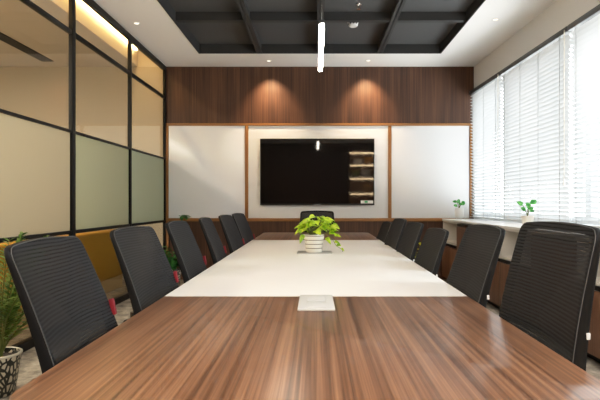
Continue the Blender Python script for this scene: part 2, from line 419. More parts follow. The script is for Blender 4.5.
for k in range(len(ys)-1):
    y1, y0 = ys[k]-0.022, ys[k+1]+(0.032 if k == 1 else 0.022)
    for j in range(4):
        fm = M[('frost_far', 'frost', 'frost_near')[min(k, 2)]] if j == 1 else M['glass']
        o = pb('frosted_pane' if j == 1 else 'glass_pane', fm, XL-0.029, XL-0.021, y0, y1, ZS[j]+0.012, ZS[j+1]-0.012, bev=0)
        if j == 1: o['label'] = 'frosted sage green glass'

# room behind the partition
XO = -5.4
w = MB(); w.box(XO-0.1, XO, YF, YB, 0, 3.5); tag(w.build('wall_left_outer', M['office'], smooth=False), kind='structure')
w = MB(); w.box(XO, XL-0.03, YB, YB+0.12, 0, 3.5); tag(w.build('wall_back_outer', M['office'], smooth=False), kind='structure')
w = MB(); w.box(XO, XL-0.2, YF-0.12, YF, 0, 3.5); tag(w.build('wall_front_outer', M['office'], smooth=False), kind='structure')
c = MB(); c.box(XO, -2.62, YF, YB, ZC, ZC+0.32); c.box(-2.62, XL, YF, YB, ZC+0.24, ZC+0.32); c.box(-2.27, XL, YF, YB, ZC, ZC+0.24)
oc = tag(c.build('ceiling_outer', M['officeceil'], smooth=False), kind='structure')
c = MB(); c.box(-2.60, -2.575, YF+0.1, YB-0.15, ZC+0.19, ZC+0.22); c.build('cove_light_strip', M['coveglow'], oc, smooth=False)
c = MB(); c.box(-3.86, -3.70, 1.0, 7.26, ZC-0.012, ZC-0.0005); c.build('slot_diffuser', M['black'], oc, smooth=False)
# mustard sofa, back to the glass
def sofa(y0, y1, label):
    r = empty('sofa', (-3.0, (y0+y1)/2, 0), 0, label, 'sofa')
    h = (y1-y0)/2
    q = MB(); q.box(-0.42, 0.40, -h, h, 0.0, 0.17, 0.015); q.build('base', M['sofabase'], r)
    q = MB(); q.box(0.22, 0.42, -h, h, 0.17, 0.775, 0.03, 3); q.build('backrest', M['mustard'], r)
    for k in (0, 1):
        q = MB(); q.box(-0.42, 0.22, -h+0.16+k*(h-0.16)+0.003, 0.0+k*(h-0.16)-0.003, 0.17, 0.43, 0.04, 3); q.build('seat_cushion', M['mustard'], r)
    for s_ in (-1, 1):
        q = MB(); a0, a1 = sorted((s_*h, s_*(h-0.16))); q.box(-0.42, 0.22, a0, a1, 0.17, 0.58, 0.03, 3); q.build('armrest', M['mustard'], r)
sofa(3.1, 5.0, 'mustard yellow sofa behind the glass, nearer the tall palm')
sofa(5.03, 6.93, 'mustard yellow sofa behind the glass, seen between the first two chairs')

# ------------------------------------------------------------------ window wall (built square, turned by TH)
wr = empty('wall_right', RO, TH, kind='structure')
WZ0, WZ1 = 0.93, 2.72
wins = [(-1.19, -0.02), (-2.83, -1.19), (-4.48, -2.83), (-6.1, -4.48)]     # v ranges
q = MB()
q.box(0, 0.25, YF-YB-0.3, 0.0, 0, WZ0); q.box(0, 0.25, YF-YB-0.3, 0.0, WZ1, ZC+0.3)
q.box(0, 0.25, YF-YB-0.3, -6.1, WZ0, WZ1); q.box(0, 0.25, -0.05, 0.0, WZ0, WZ1)
q.build('plaster', M['wallgrey'], wr, smooth=False)
for i, (v0, v1) in enumerate(wins):
    r = empty('window_%d' % (i+1), RW(0.12, (v0+v1)/2, WZ0), TH, kind='structure')
    h = (v1-v0)/2; zz = WZ1-WZ0; t_ = 0.05
    q = MB()
    q.box(0, 0.06, -h, -h+t_, 0, zz); q.box(0, 0.06, h-t_, h, 0, zz)
    q.box(0, 0.06, -h+t_, h-t_, 0, t_); q.box(0, 0.06, -h+t_, h-t_, zz-t_, zz)
    q.build('window_frame', M['alu'], r, smooth=False)
    for a, b_ in ((t_, zz-t_),):
        q = MB(); q.box(0.027, 0.033, -h+t_, h-t_, a, b_); q.build('pane', M['wglass'], r, smooth=False)

def blind(v0, v1, tilt, label, cord_v):
    r = empty('venetian_blind', RW(-0.045, (v0+v1)/2, 0.915), TH, label, 'blind', 'venetian blinds along the window wall')
    h = (v1-v0)/2-0.008; top = 2.755-0.915
    q = MB(); q.box(-0.032, 0.040, -h, h, top-0.052, top, 0.003); q.build('headrail', M['headrail'], r)
    q = MB(); p = 0.044; W = 0.05; nsl = int((top-0.075-0.03)/p)
    ct, st = math.cos(tilt), math.sin(tilt)
    for k in range(nsl+1):
        zc = 0.035+k*p
        row = []
        for j in range(5):
            s_ = (j/4-0.5); a = s_*W; cr_ = 0.005*(1-4*s_*s_)
            x = a*ct-cr_*st; z = a*st+cr_*ct       # room-side edge (negative x) sits lower
            row.append([q.bm.verts.new((x, yy, zc+z)) for yy in (-h+0.01, h-0.01)])
        for A, B in zip(row, row[1:]): q.bm.faces.new((A[0], A[1], B[1], B[0]))
    q.norecalc = True
    q.build('slats', M['slat'], r, ang=80)
    q = MB(); q.box(-0.026, 0.026, -h+0.01, h-0.01, 0.002, 0.016, 0.003); q.build('bottom_rail', M['slat'], r)
    nl = 3 if h < 0.7 else 4
    for k in range(nl):
        yy = -h+0.14+(2*h-0.28)*k/(nl-1)
        q = MB()
        for xx in (-0.027, 0.027): q.box(xx-0.0015, xx+0.0015, yy-0.004, yy+0.004, 0.016, top-0.05)
        q.build('ladder_cord', M['cordgrey'], r, smooth=False)
    q = MB()
    for dy in (-0.006, 0.006): q.tube([(-0.04, cord_v*h+dy, top-0.03), (-0.042, cord_v*h+dy*0.3, 0.42)], 0.0022, 6)
    pc = q.build('pull_cord', M['cordcream'], r)
    q = MB(); q.lathe([(0.004, 0), (0.011, 0.005), (0.012, 0.05), (0.005, 0.07)], 12, (-0.042, cord_v*h, 0.36)); q.build('tassel', M['white'], pc)
R_ = math.radians
blind(-1.19, -0.02, R_(-34), 'narrow white venetian blind nearest the whiteboard corner', -0.97)
blind(-2.83, -1.19, R_(-55), 'white venetian blind with half-closed greyer slats, middle of the window wall', -0.97)
blind(-4.48, -2.83, R_(-32), 'brightest white venetian blind behind the largest office chair', -0.97)

# credenza under the window: countertop on separate units
FRONT = -0.47
ct = MB(); ct.box(FRONT-0.012, -0.003, -6.2, -0.04, 0.868, 0.895, 0.003)
o = ct.build('countertop', M['counter']); o.location = RO; o.rotation_euler = (0, 0, TH)
tag(o, 'long white countertop running under the window blinds', 'countertop')
def unit(v0, v1, openings, label):
    r = empty('cabinet', RW(0, (v0+v1)/2, 0), TH, label, 'cabinet', 'low cabinets under the window')
    h = (v1-v0)/2-0.001; f0 = FRONT; t_ = 0.02
    q = MB()
    q.box(f0, -0.005, -h, -h+t_, 0.06, 0.867); q.box(f0, -0.005, h-t_, h, 0.06, 0.867)
    q.box(-0.02, -0.005, -h+t_, h-t_, 0.06, 0.867)
    q.box(f0+0.04, -0.02, -h+t_, h-t_, 0.06, 0.08)
    if openings: q.box(f0, -0.02, -h+t_, h-t_, 0.555, 0.58); q.box(f0, -0.02, -h+t_, h-t_, 0.847, 0.867)
    if openings == 2: q.box(f0, -0.02, -0.01, 0.01, 0.58, 0.847)
    q.build('carcass', M['whitecab'], r, smooth=False)
    q = MB(); q.box(f0+0.05, -0.03, -h, h, 0, 0.06); q.build('plinth', M['black'], r, smooth=False)
    ztop = 0.515 if openings else 0.815
    nd = 2 if 2*h > 1.0 else 1
    for k in range(nd):
        y0 = -h+2*h*k/nd+0.002; y1 = -h+2*h*(k+1)/nd-0.002
        q = MB(); q.box(f0-0.02, f0-0.001, y0, y1, 0.065, ztop, 0.002); d = q.build('door', M['doorwood'], r)
        q = MB(); q.box(f0-0.012, f0-0.001, y0, y1, ztop+0.004, ztop+0.036, 0.001); q.build('handle', M['black'], d)
unit(-0.78, -0.05, 1, 'white cabinet with one open cubby nearest the whiteboard')
unit(-1.52, -0.78, 0, 'walnut tall-door cabinet beside the corner cubby')
unit(-3.00, -1.52, 2, 'white cabinet with two open cubbies under the middle blind')
unit(-3.74, -3.00, 0, 'walnut tall-door cabinet behind the nearest window-side chair')
unit(-5.22, -3.74, 2, 'white cabinet with open cubbies at the photo edge beside the nearest chair')

# ------------------------------------------------------------------ table
def hwid(y): return 0.597+(y-0.93)*(0.66-0.597)/(6.55-0.93)
table = empty('conference_table', (0, 3.7, 0), 0, 'long walnut conference table with a white centre section', 'table')
def rounded(pts_r):
    """polygon with rounded corners: list of (x, y, radius)"""
    out = []; n_ = len(pts_r)
    for i in range(n_):
        x, y, r = pts_r[i]; p = Vector((x, y)); a = Vector(pts_r[i-1][:2]); b_ = Vector(pts_r[(i+1) % n_][:2])
        if r == 0: out.append((x, y)); continue
        u = (a-p).normalized(); v = (b_-p).normalized()
        for k in range(9):
            t = k/8; q_ = (p+u*r)*(1-t)**2+p*2*t*(1-t)+(p+v*r)*t*t
            out.append((q_.x, q_.y))
    return out
def top(name, y0, y1, r0, r1, mat, lab):
    a, b_ = hwid(y0), hwid(y1)
    q = MB(); q.prism([(x, y-3.7) for x, y in rounded([(-a, y0, r0), (a, y0, r0), (b_, y1, r1), (-b_, y1, r1)])], 0.70, 0.75, 0.003)
    o = q.build(name, mat, table, ang=30); o['label'] = lab
top('wood_top', 0.93, 2.066, 0.11, 0, M['tablewood'], 'glossy walnut end section')
top('white_top', 2.0665, 5.20, 0, 0, M['tablewhite'], 'white centre section')
top('wood_top', 5.2005, 6.55, 0, 0.10, M['tablewood'], 'walnut far end section')
q = MB(); q.box(-0.18, 0.18, -2.2, 2.3, 0.60, 0.70); q.build('cable_tray', M['black'], table)
for y in (-2.2, -0.1, 2.1):
    q = MB(); q.box(-0.17, 0.17, y-0.05, y+0.05, 0.0, 0.60, 0.01); q.build('leg', M['black'], table)
q = MB(); q.box(-0.064, 0.066, -1.92, -1.636, 0.750, 0.757, 0.002)
pbx = q.build('power_box', M['silver'], table); pbx['label'] = 'brushed metal flip-up power box'
for a_, b_ in ((-1.905, -1.781), (-1.775, -1.651)):
    q = MB(); q.box(-0.034, 0.036, a_, b_, 0.7572, 0.7592, 0.0008); q.build('lid', M['silver'], pbx)

# things on the table
q = MB(); q.box(-0.14, 0.12, 3.76, 3.97, 0.750, 0.757, 0.002)
tag(q.build('metal_tray', M['steel']), 'thin flat grey tray under the striped plant pot on the table', 'tray')
pl = empty('potted_pothos', (-0.015, 3.87, 0.757), 0, 'lime green pothos in a white ringed pot on the table', 'plant')
q = MB(); prof = [(0.055, 0)]
for k in range(1, 27):
    t = k/26; z = 0.132*t; r = 0.060+0.019*t
    if k % 6 in (0,): r -= 0.004
    prof.append((r, z))
prof += [(0.073, 0.132), (0.070, 0.118)]
q.lathe(prof, 40); pot = q.build('pot', M['terracotta'], pl, ang=60)
q = MB()
for k in (6, 12, 18, 24): 
    t = k/26; r = 0.060+0.019*t-0.0015
    q.lathe([(r-0.002, 0.132*t-0.0035), (r, 0.132*t-0.003), (r, 0.132*t+0.003), (r-0.002, 0.132*t+0.0035)], 40)
q.build('ring', plain('grey_ring', (0.16, 0.14, 0.12, 1), 0.6), pot)
q = MB(); q.lathe([(0.001, 0.112), (0.071, 0.118)], 24, cap=False); q.build('soil', M['soil'], pl)
q = MB(); st = MB()
rnd = random.Random(11)
for k in range(60):
    az = rnd.uniform(0, 2*PI); sp = rnd.uniform(0.0, 1)
    base = Vector((0.035*math.cos(az)*sp, 0.035*math.sin(az)*sp, 0.12))
    reach = 0.012+0.070*sp; hgt = 0.115-0.05*sp+rnd.uniform(-0.035, 0.035)
    tip = base+Vector((reach*math.cos(az)*1.0+0.020, reach*math.sin(az)*0.8, hgt))
    mid = (base+tip)/2+Vector((0, 0, 0.02))
    st.tube([base, mid, tip], 0.0018, 5)
    L = rnd.uniform(0.055, 0.085); d = Vector((math.cos(az+rnd.uniform(-.7, .7)), math.sin(az+rnd.uniform(-.7, .7))*0.9, rnd.uniform(-0.35, 0.35)))
    q.leaf(tip, d, L, L*0.72, Vector((rnd.uniform(-.4, .4), -0.5, 0.8)), 0.35, 0.3, True)
vine = [Vector((0.05, -0.02, 0.13)), Vector((0.10, -0.04, 0.14)), Vector((0.135, -0.05, 0.10)), Vector((0.165, -0.05, 0.05)), Vector((0.21, -0.05, 0.02)), Vector((0.215, -0.05, 0.004))]
st.tube(vine, 0.0018, 5)
for (p, d, L) in (((0.11, -.04, .14), (1, -.2, .2), .06), ((0.15, -.05, .125), (1, -.2, .1), .055), ((0.15, -.05, .08), (1, -.1, -.2), .05), ((0.165, -.05, .05), (.8, -.3, .25), .042), ((0.20, -.05, .03), (.6, -.3, -.3), .03), ((0.09, -.05, .11), (.6, -.5, -.6), .055), ((-0.075, -.03, .13), (-.5, -.2, -.8), .06)):
    q.leaf(p, d, L, L*0.7, Vector((0, -.5, .8)), 0.3, 0.3, True)
q.norecalc = True
q.build('foliage', M['pothos'], pl, ang=80); st.build('stems', M['stem'], pl)

# ------------------------------------------------------------------ office chairs (built facing +x, seat centre at the origin)
RECLINE = [-0.104, 0.196]
def back_pt(y, z, dep=0.0):
    """a point on the reclined, slightly wrapped back surface"""
    t = (z-0.48)/0.54
    x = RECLINE[0]-RECLINE[1]*t+0.014*math.sin(PI*t)+0.012*(y/0.23)**2*(0.5+0.5*t)
    return Vector((x-dep, y, z))
def outline(n, hw_top, hw_bot, z0, z1, r):
    pts = rounded([(-hw_bot, z0, r), (hw_bot, z0, r), (hw_top, z1, r*0.9), (-hw_top, z1, r*0.9)])
    # resample evenly so the frame follows the curved back
    P = [Vector(p) for p in pts]; P.append(P[0]); out = []
    tot = sum((b_-a).length for a, b_ in zip(P, P[1:])); step = tot/n; acc = 0; i = 0; seg = (P[1]-P[0]).length; s0 = 0
    for k in range(n):
        tgt = k*step
        while s0+seg < tgt and i < len(P)-2:
            s0 += seg; i += 1; seg = (P[i+1]-P[i]).length
        out.append(P[i].lerp(P[i+1], (tgt-s0)/seg if seg > 1e-9 else 0))
    return [Vector((p.x, p.y+0.010*(1-min(1, (p.x/hw_top)**2))*max(0, (p.y-z0)/(z1-z0))**4)) for p in out]
def make_chair(label):
    r = empty('office_chair', (0, 0, 0), 0, label, 'chair', 'black mesh chairs around the table')
    # back frame
    out = outline(120, 0.224, 0.252, 0.50, 1.013, 0.036)
    q = MB(); rings = []; n_ = len(out)
    for i, p in enumerate(out):
        t = (out[(i+1) % n_]-out[i-1]).normalized(); nn = Vector((t.y, -t.x))   # outward in (y, z)
        ring = []; lo = max(0.0, min(1.0, (1.0-p.y)/0.4))
        for (a, dpt) in ((0.0, -0.002), (-0.003, -0.006), (-0.018, -0.006), (-0.022, -0.001), (-0.022, 0.008+0.014*lo), (-0.012, 0.012+0.022*lo), (-0.003, 0.012+0.022*lo), (0.0, 0.009+0.018*lo)):
            pp = p+nn*a
            ring.append(q.bm.verts.new(back_pt(pp.x, pp.y, dpt)))
        rings.append(ring)
    for i in range(n_):
        A, B = rings[i], rings[(i+1) % n_]
        for k in range(8): q.bm.faces.new((A[k], A[(k+1) % 8], B[(k+1) % 8], B[k]))
    fr = q.build('back_frame', M['chairframe'], r, ang=50)
    q = MB(); pts = []
    for p in outline(120, 0.224-0.001, 0.252-0.001, 0.501, 1.012, 0.036):
        pts.append(back_pt(p.x, p.y, -0.0065))
    pts.append(pts[0]); q.tube(pts, 0.0013, 6); q.build('rim', M['rim'], fr)
    # mesh
    inn = outline(96, 0.224-0.003, 0.252-0.003, 0.503, 1.010, 0.034)
    q = MB(); c0 = Vector((0, 0.76)); prev = None
    for ring in range(0, 13):
        s_ = 1-ring/12*0.999
        cur = []
        for p in inn:
            pp = c0+(p-c0)*s_
            cur.append(q.bm.verts.new(back_pt(pp.x, pp.y, -0.009+0.010*(1-s_))))
        if prev:
            for k in range(96): q.bm.faces.new((prev[k], prev[(k+1) % 96], cur[(k+1) % 96], cur[k]))
        prev = cur
    q.build('back_mesh', M['mesh'], r, ang=80)
    # spine and lumbar bar behind the mesh
    q = MB(); q.tube([(-0.10, 0, 0.40), (-0.20, 0, 0.41), (-0.27, 0, 0.48), (-0.275, 0, 0.60), (-0.275, 0, 0.66)], 0.022, 10)
    q.tube([(-0.275, 0, 0.62), (-0.262, -0.12, 0.645), (-0.235, -0.20, 0.66)], 0.012, 8); q.tube([(-0.275, 0, 0.62), (-0.262, 0.12, 0.645), (-0.235, 0.20, 0.66)], 0.012, 8)
    q.build('back_support', M['plastic'], r)
    # seat
    q = MB(); q.prism(rounded([(-0.22, -0.235, 0.08), (0.25, -0.245, 0.10), (0.25, 0.245, 0.10), (-0.22, 0.235, 0.08)]), 0.42, 0.485, 0.022); q.build('seat', M['seatfab'], r, ang=60)
    q = MB(); q.box(-0.14, 0.12, -0.12, 0.12, 0.375, 0.42, 0.01); q.build('seat_mechanism', M['plastic'], r)
    for s_ in (-1, 1):
        q = MB(); q.tube([(-0.02, s_*0.15, 0.40), (-0.02, s_*0.255, 0.41), (-0.03, s_*0.272, 0.46), (-0.05, s_*0.275, 0.62)], 0.016, 10)
        ar = q.build('armrest', M['plastic'], r)
        q = MB(); q.box(-0.16, 0.07, s_*0.275-0.036, s_*0.275+0.036, 0.62, 0.648, 0.011, 3); q.build('pad', M['plastic'], ar)
    q = MB(); q.lathe([(0.03, 0.10), (0.03, 0.24), (0.018, 0.24), (0.018, 0.376)], 16); q.build('gas_column', M['plastic'], r)
    q = MB(); q.lathe([(0.04, 0.075), (0.045, 0.09), (0.04, 0.115)], 16)
    ends = []
    for k in range(5):
        a = 2*PI*k/5+0.3; ends.append((0.27*math.cos(a), 0.27*math.sin(a), a))
        q.tube([(0.03*math.cos(a), 0.03*math.sin(a), 0.095), (0.27*math.cos(a), 0.27*math.sin(a), 0.072)], 0.024, 8, 0.014)
    st_ = q.build('star_base', M['plastic'], r)
    for (x, y, a) in ends:
        q = MB(); Mx = Matrix.Translation((x, y, 0.028)) @ Matrix.Rotation(a+0.6, 4, 'Z') @ Matrix.Rotation(PI/2, 4, 'X')
        for w_ in (-0.017, 0.017):
            b0 = len(q.bm.verts); q.lathe([(0.010, -0.008), (0.026, -0.006), (0.028, 0), (0.026, 0.006), (0.010, 0.008)], 16, (0, 0, w_))
        for v in q.bm.verts: v.co = Mx @ v.co
        q.tube([(x, y, 0.028), (x, y, 0.066)], 0.008, 8)
        q.build('caster', M['plastic'], st_)
    return r
def add_tag(r, mat, name='fabric_tag'):
    q = MB(); p = back_pt(0.236, 0.775)
    Mx = Matrix.Translation(p+Vector((0.014, 0.0, 0))) @ Matrix.Rotation(-0.2, 4, 'Y')
    q.box(-0.007, 0.007, -0.006, 0.012, -0.027, 0.027, 0.002, M=Mx)
    return q.build(name, mat, r)

left = make_chair(''); tgl = add_tag(left, M['red']); tgl['label'] = 'small red fabric tag'
RECLINE[:] = [-0.195, 0.105]      # the window-side chairs sit more upright
base = make_chair('')
q = MB(); p_ = back_pt(0.234, 0.775, 0.02); q.box(p_.x-0.004, p_.x+0.005, 0.2350, 0.2405, 0.754, 0.770, 0.002)
tgr = q.build('button', M['whitetag'], base); tgr['label'] = 'small white button'
RECLINE[:] = [-0.135, 0.165]
mid_ = make_chair('')
q = MB(); p_ = back_pt(0.234, 0.775, 0.02); q.box(p_.x-0.004, p_.x+0.005, 0.2350, 0.2405, 0.754, 0.770, 0.002)
tgr = q.build('button', M['whitetag'], mid_); tgr['label'] = 'small white button'
def put(src, first, x, y, rz, label, group, dz=0.0, sc=1.0):
    o = src if first else copy_tree(src)
    o.location = (x, y, 0); o.scale = (1, 1.06 if dz > 0.03 else 1, 1+dz); o.rotation_euler = (0, 0, rz); o['label'] = label; o['group'] = group
    return o
GL = 'chairs along the glass partition side'; GR = 'chairs along the window side'
# left row: top of the back 0.78 m left of the axis
LX = -0.795+0.30
Ls = [(1.51, 0.07, 'nearest black mesh chair with red tag in front of the palm, partition side'),
      (2.19, -0.03, 'second black mesh chair from the palm, red-tagged, partition side of the table'),
      (2.90, 0.03, 'third black mesh chair from the palm, in front of the corner pot'),
      (3.64, 0.06, 'fourth black mesh chair from the palm, red-tagged, in front of walnut panelling'),
      (4.42, -0.05, 'fifth black mesh chair from the palm, red-tagged, partition side of the table'),
      (5.13, -0.09, 'sixth and farthest red-tagged chair on the partition side, beside the far walnut end')]
for i, (y, rz, lab) in enumerate(Ls): put(left, i == 0, LX, y, rz, lab, GL)
# right row, turned to face the table
Rs = [(0.722, 1.52, 0.0, 0.044, 'nearest and largest black mesh chair on the window side, white blinds behind it'),
      (0.728, 2.18, 0.0, 0.008, 'second black mesh chair on the window side, right behind the largest one'),
      (0.735, 3.05, 0.02, -0.048, 'third black mesh chair on the window side, lower back, beside yellow-green leaves'),
      (0.735, 3.73, 0.04, -0.038, 'fourth black mesh chair on the window side, before the yellow-green plant'),
      (0.735, 4.40, 0.05, -0.03, 'fifth black mesh chair on the window side, second from the far end'),
      (0.738, 5.18, 0.05, -0.085, 'sixth and farthest black mesh chair on the window side of the table')]
for i, (x, y, rz, dz, lab) in enumerate(Rs):
    put(base if i == 0 else mid_, i < 2, x-0.30, y, PI+rz, lab, GR, dz)
put(base, False, 0.015, 6.62, -PI/2, 'single black mesh chair at the table head under the television', 'chair at the table head')

# ------------------------------------------------------------------ television
tv = empty('television', (wx(317.3), YB-0.025, wz(205.2)), 0, 'large black flat television mounted on the white wall panel', 'television')
hw_ = 56.6*YB/515; hh = 66.0*YB/515
q = MB(); q.box(-hw_, hw_, -0.055, -0.01, 0, hh, 0.004); q.build('housing', M['plastic'], tv)
q = MB(); q.box(-hw_+0.012, hw_-0.012, -0.0585, -0.0555, 0.022, hh-0.012); q.build('screen', M['screen'], tv, smooth=False)
q = MB(); q.box(-0.05, 0.05, -0.0575, -0.0555, 0.006, 0.016); q.build('badge', plain('grey_badge', (0.2, 0.2, 0.2, 1), 0.4), tv, smooth=False)
q = MB(); q.box(hw_-0.20, hw_-0.02, -0.0600, -0.0590, 0.026, 0.068); sk = q.build('sticker', M['white'], tv, smooth=False)
q = MB(); q.box(hw_-0.145, hw_-0.10, -0.0608, -0.0601, 0.036, 0.062); q.build('green_mark', M['green'], sk, smooth=False)
q = MB(); q.box(-0.3, 0.3, -0.010, 0.004, 0.25, 0.7); q.build('wall_mount', M['plastic'], tv)
q = MB(); q.box(wx(373.6), wx(377.2), YB-0.034, YB-0.0205, wz(204.5), wz(198), 0.003)
tag(q.build('wall_socket', M['white']), 'small white socket plate beside the lower television corner', 'socket')

# ------------------------------------------------------------------ lamps, detectors
def pendant(y0, y1, x, z, label):
    r = empty('pendant_lamp', (x, (y0+y1)/2, z), 0, label, 'lamp')
    h = (y1-y0)/2
    q = MB(); q.box(-0.018, 0.018, -h, h, 0.022, 0.046, 0.003); q.build('housing', M['plastic'], r)
    q = MB(); q.box(-0.018, 0.018, -h, h, -0.02, 0.022, 0.008, 3); q.build('diffuser', M['lampglow'], r)
    for s_ in (-1, 1):
        q = MB(); q.tube([(0, s_*(h-0.15), 0.046), (0, s_*(h-0.15), ZC+0.008-z)], 0.0022, 6); q.build('cable', M['chrome'], r)
        q = MB(); q.lathe([(0.009, 0), (0.009, 0.05)], 12, (0, s_*(h-0.15), 0.046)); q.build('cable_gripper', M['chrome'], r)
pendant(3.53, 4.66, 0.040, 2.335, 'glowing white linear pendant lamp hanging over the conference table')
DL = [(-0.665, 7.26, 'round downlight above the partition-side whiteboard edge of the television panel'),
      (0.735, 7.24, 'round downlight above the window-side television edge'),
      (-2.0, 5.74, 'round downlight in the ceiling border beside the glass partition'),
      (1.96, 5.62, 'round downlight in the ceiling border above the window blinds')]
lampd = []
def downlight(x, y, lab):
    r = empty('downlight', (x, y, ZC), 0, lab, 'ceiling light', 'round ceiling downlights')
    q = MB(); q.lathe([(0.045, -0.001), (0.045, -0.005), (0.030, -0.006), (0.026, -0.001)], 24); q.build('ring', M['white'], r)
    q = MB(); q.lathe([(0.001, -0.0035), (0.026, -0.003)], 20, cap=False); q.build('lens', M['spotglow'], r)
for a in DL: downlight(*a)
def spot(x, y, p, size=70, blend=0.7, col=(1, 0.90, 0.78), rx=0, rad=0.03):
    l = bpy.data.lights.new('downlight_beam', 'SPOT'); l.energy = p; l.color = col; l.spot_size = R_(size); l.spot_blend = blend; l.shadow_soft_size = rad
    o = bpy.data.objects.new('downlight_beam', l); C.objects.link(o); o.location = (x, y, ZC-0.02); o.rotation_euler = (rx, 0, 0)
for x in (-0.665, 0.735): spot(x, 7.28, 95, 84, 1.0, (1, 0.68, 0.40), R_(20))
for y in (5.7, 4.4, 3.1, 1.8, 0.5):
    spot(-2.0, y, 22 if y > 5 else 32); spot(1.96+0.02*(5.7-y), y, 75, col=(1, 0.95, 0.88))
sd = empty('smoke_detector', (0.435, 6.02, ZC+TD), 0, 'white round smoke detector on the dark coffered ceiling', 'smoke detector')
q = MB(); q.lathe([(0.066, 0), (0.066, -0.014), (0.058, -0.022), (0.055, -0.05), (0.042, -0.062), (0.001, -0.063)][::-1], 28, cap=False); q.build('body', M['white'], sd)
q = MB()
for k in range(10):
    a = 2*PI*k/10; q.box(-0.008, 0.008, 0.0535, 0.0580, -0.044, -0.030, M=Matrix.Rotation(a, 4, 'Z'))
q.build('vent', M['black'], sd)
sp_ = empty('sprinkler', (0.455, 5.50, ZC+TD), 0, 'small chrome sprinkler head near the top edge of the ceiling', 'sprinkler')
q = MB(); q.lathe([(0.035, -0.001), (0.033, -0.008), (0.012, -0.012)], 24); q.build('escutcheon', M['chrome'], sp_)
q = MB(); q.tube([(0, 0, -0.01), (0, 0, -0.05)], 0.008, 10); q.lathe([(0.022, -0.056), (0.022, -0.053)], 20); q.build('nozzle', M['chrome'], sp_)

# ------------------------------------------------------------------ plants around the room
# feathery palm in front of the partition
pp = empty('potted_palm', (-1.865, 3.02, 0), 0, 'feathery green palm in a leaf-patterned pot by the glass partition', 'plant')
q = MB(); q.lathe([(0.075, 0), (0.088, 0.006), (0.122, 0.225), (0.126, 0.235), (0.122, 0.245), (0.114, 0.243), (0.108, 0.20)], 40); q.build('pot', M['palmpot'], pp, ang=60)
q = MB(); q.lathe([(0.124, 0.232), (0.1275, 0.236), (0.1275, 0.244), (0.120, 0.249), (0.112, 0.245)], 40, cap=False); q.build('rim', plain('pot_rim', rgb(190, 184, 166), 0.4), pp)
q = MB(); q.lathe([(0.001, 0.21), (0.112, 0.215)], 24, cap=False); q.build('soil', M['soil'], pp)
rnd = random.Random(5)
q = MB(); st = MB()
fr_ = [(-2.4, .30, .75), (-1.2, .22, .62), (-0.2, .20, .80), (0.5, .26, .62), (1.1, .26, .72), (2.0, .30, .70), (2.9, .28, .66), (-1.8, .2, .86), (0.1, .30, .50), (-0.7, .30, .46), (0.9, .12, .84), (3.4, .2, .85), (-0.1, .36, .38), (1.6, .1, .80), (0.25, .24, .82), (0.6, .30, .80), (1.3, .34, .78), (-2.9, .15, .6)]
for az, reach, hg in fr_:
    pts = []
    for k in range(13):
        t = k/12; rr = 0.02+reach*t**1.5; z = 0.22+hg*(t-0.14*t**4)
        pts.append(Vector((rr*math.cos(az), rr*math.sin(az), z)))
    st.tube(pts, 0.006, 6, 0.0015)
    for k in range(3, 13):
        for h_ in (0, .5):
            i0 = min(k, 11); P = pts[i0].lerp(pts[min(i0+1, 12)], h_); T = (pts[min(i0+1, 12)]-pts[i0-1]).normalized()
            sd_ = T.cross(Vector((0, 0, 1)))
            if sd_.length < 0.05: sd_ = Vector((-math.sin(az), math.cos(az), 0))
            sd_.normalize()
            for s_ in (-1, 1):
                d = (T*0.75+sd_*s_+Vector((0, 0, rnd.uniform(-.1, .25)))).normalized()
                L = 0.13*(1-0.6*(k-3)/10)*rnd.uniform(.85, 1.1)
                q.leaf(P, d, L, 0.021, droop=0.25, fold=0.2, n=4)
q.norecalc = True
q.build('fronds', M['palm'], pp, ang=80); st.build('stems', M['stem'], pp)
# dark leafed plant in the far corner
zp = empty('potted_plant', (-1.975, 7.15, 0), 0, 'dark green bushy plant in a white patterned pot at the far partition corner', 'plant')
q = MB(); q.lathe([(0.075, 0), (0.08, 0.005), (0.105, 0.19), (0.107, 0.20), (0.098, 0.20), (0.094, 0.17)], 32); q.build('pot', M['cornerpot'], zp, ang=60)
q = MB(); q.lathe([(0.001, 0.175), (0.097, 0.18)], 24, cap=False); q.build('soil', M['soil'], zp)
q = MB(); st = MB(); rnd = random.Random(9)
for k in range(18):
    az = rnd.uniform(0, 2*PI); hg = rnd.uniform(0.2, 0.45) if k < 12 else 0.76; rc = rnd.uniform(0.06, 0.18) if k < 12 else 0.11
    if k >= 12: az = rnd.uniform(-0.4, 0.4)
    pts = [Vector(((0.02+rc*t**1.4)*math.cos(az), (0.02+rc*t**1.4)*math.sin(az), 0.18+hg*t)) for t in [j/6 for j in range(7)]]
    st.tube(pts, 0.007, 6, 0.003)
    for j in range(2 if k < 12 else 5, 7):
        for s_ in (-1, 1, 0):
            d = Vector((math.cos(az+s_*1.3), math.sin(az+s_*1.3), rnd.uniform(-.2, .5)))
            L = rnd.uniform(.09, .13); q.leaf(pts[j], d, L, L*.55, droop=.3, fold=.2, n=5)
q.norecalc = True
q.build('foliage', M['zz'], zp, ang=80); st.build('stems', M['stem'], zp)
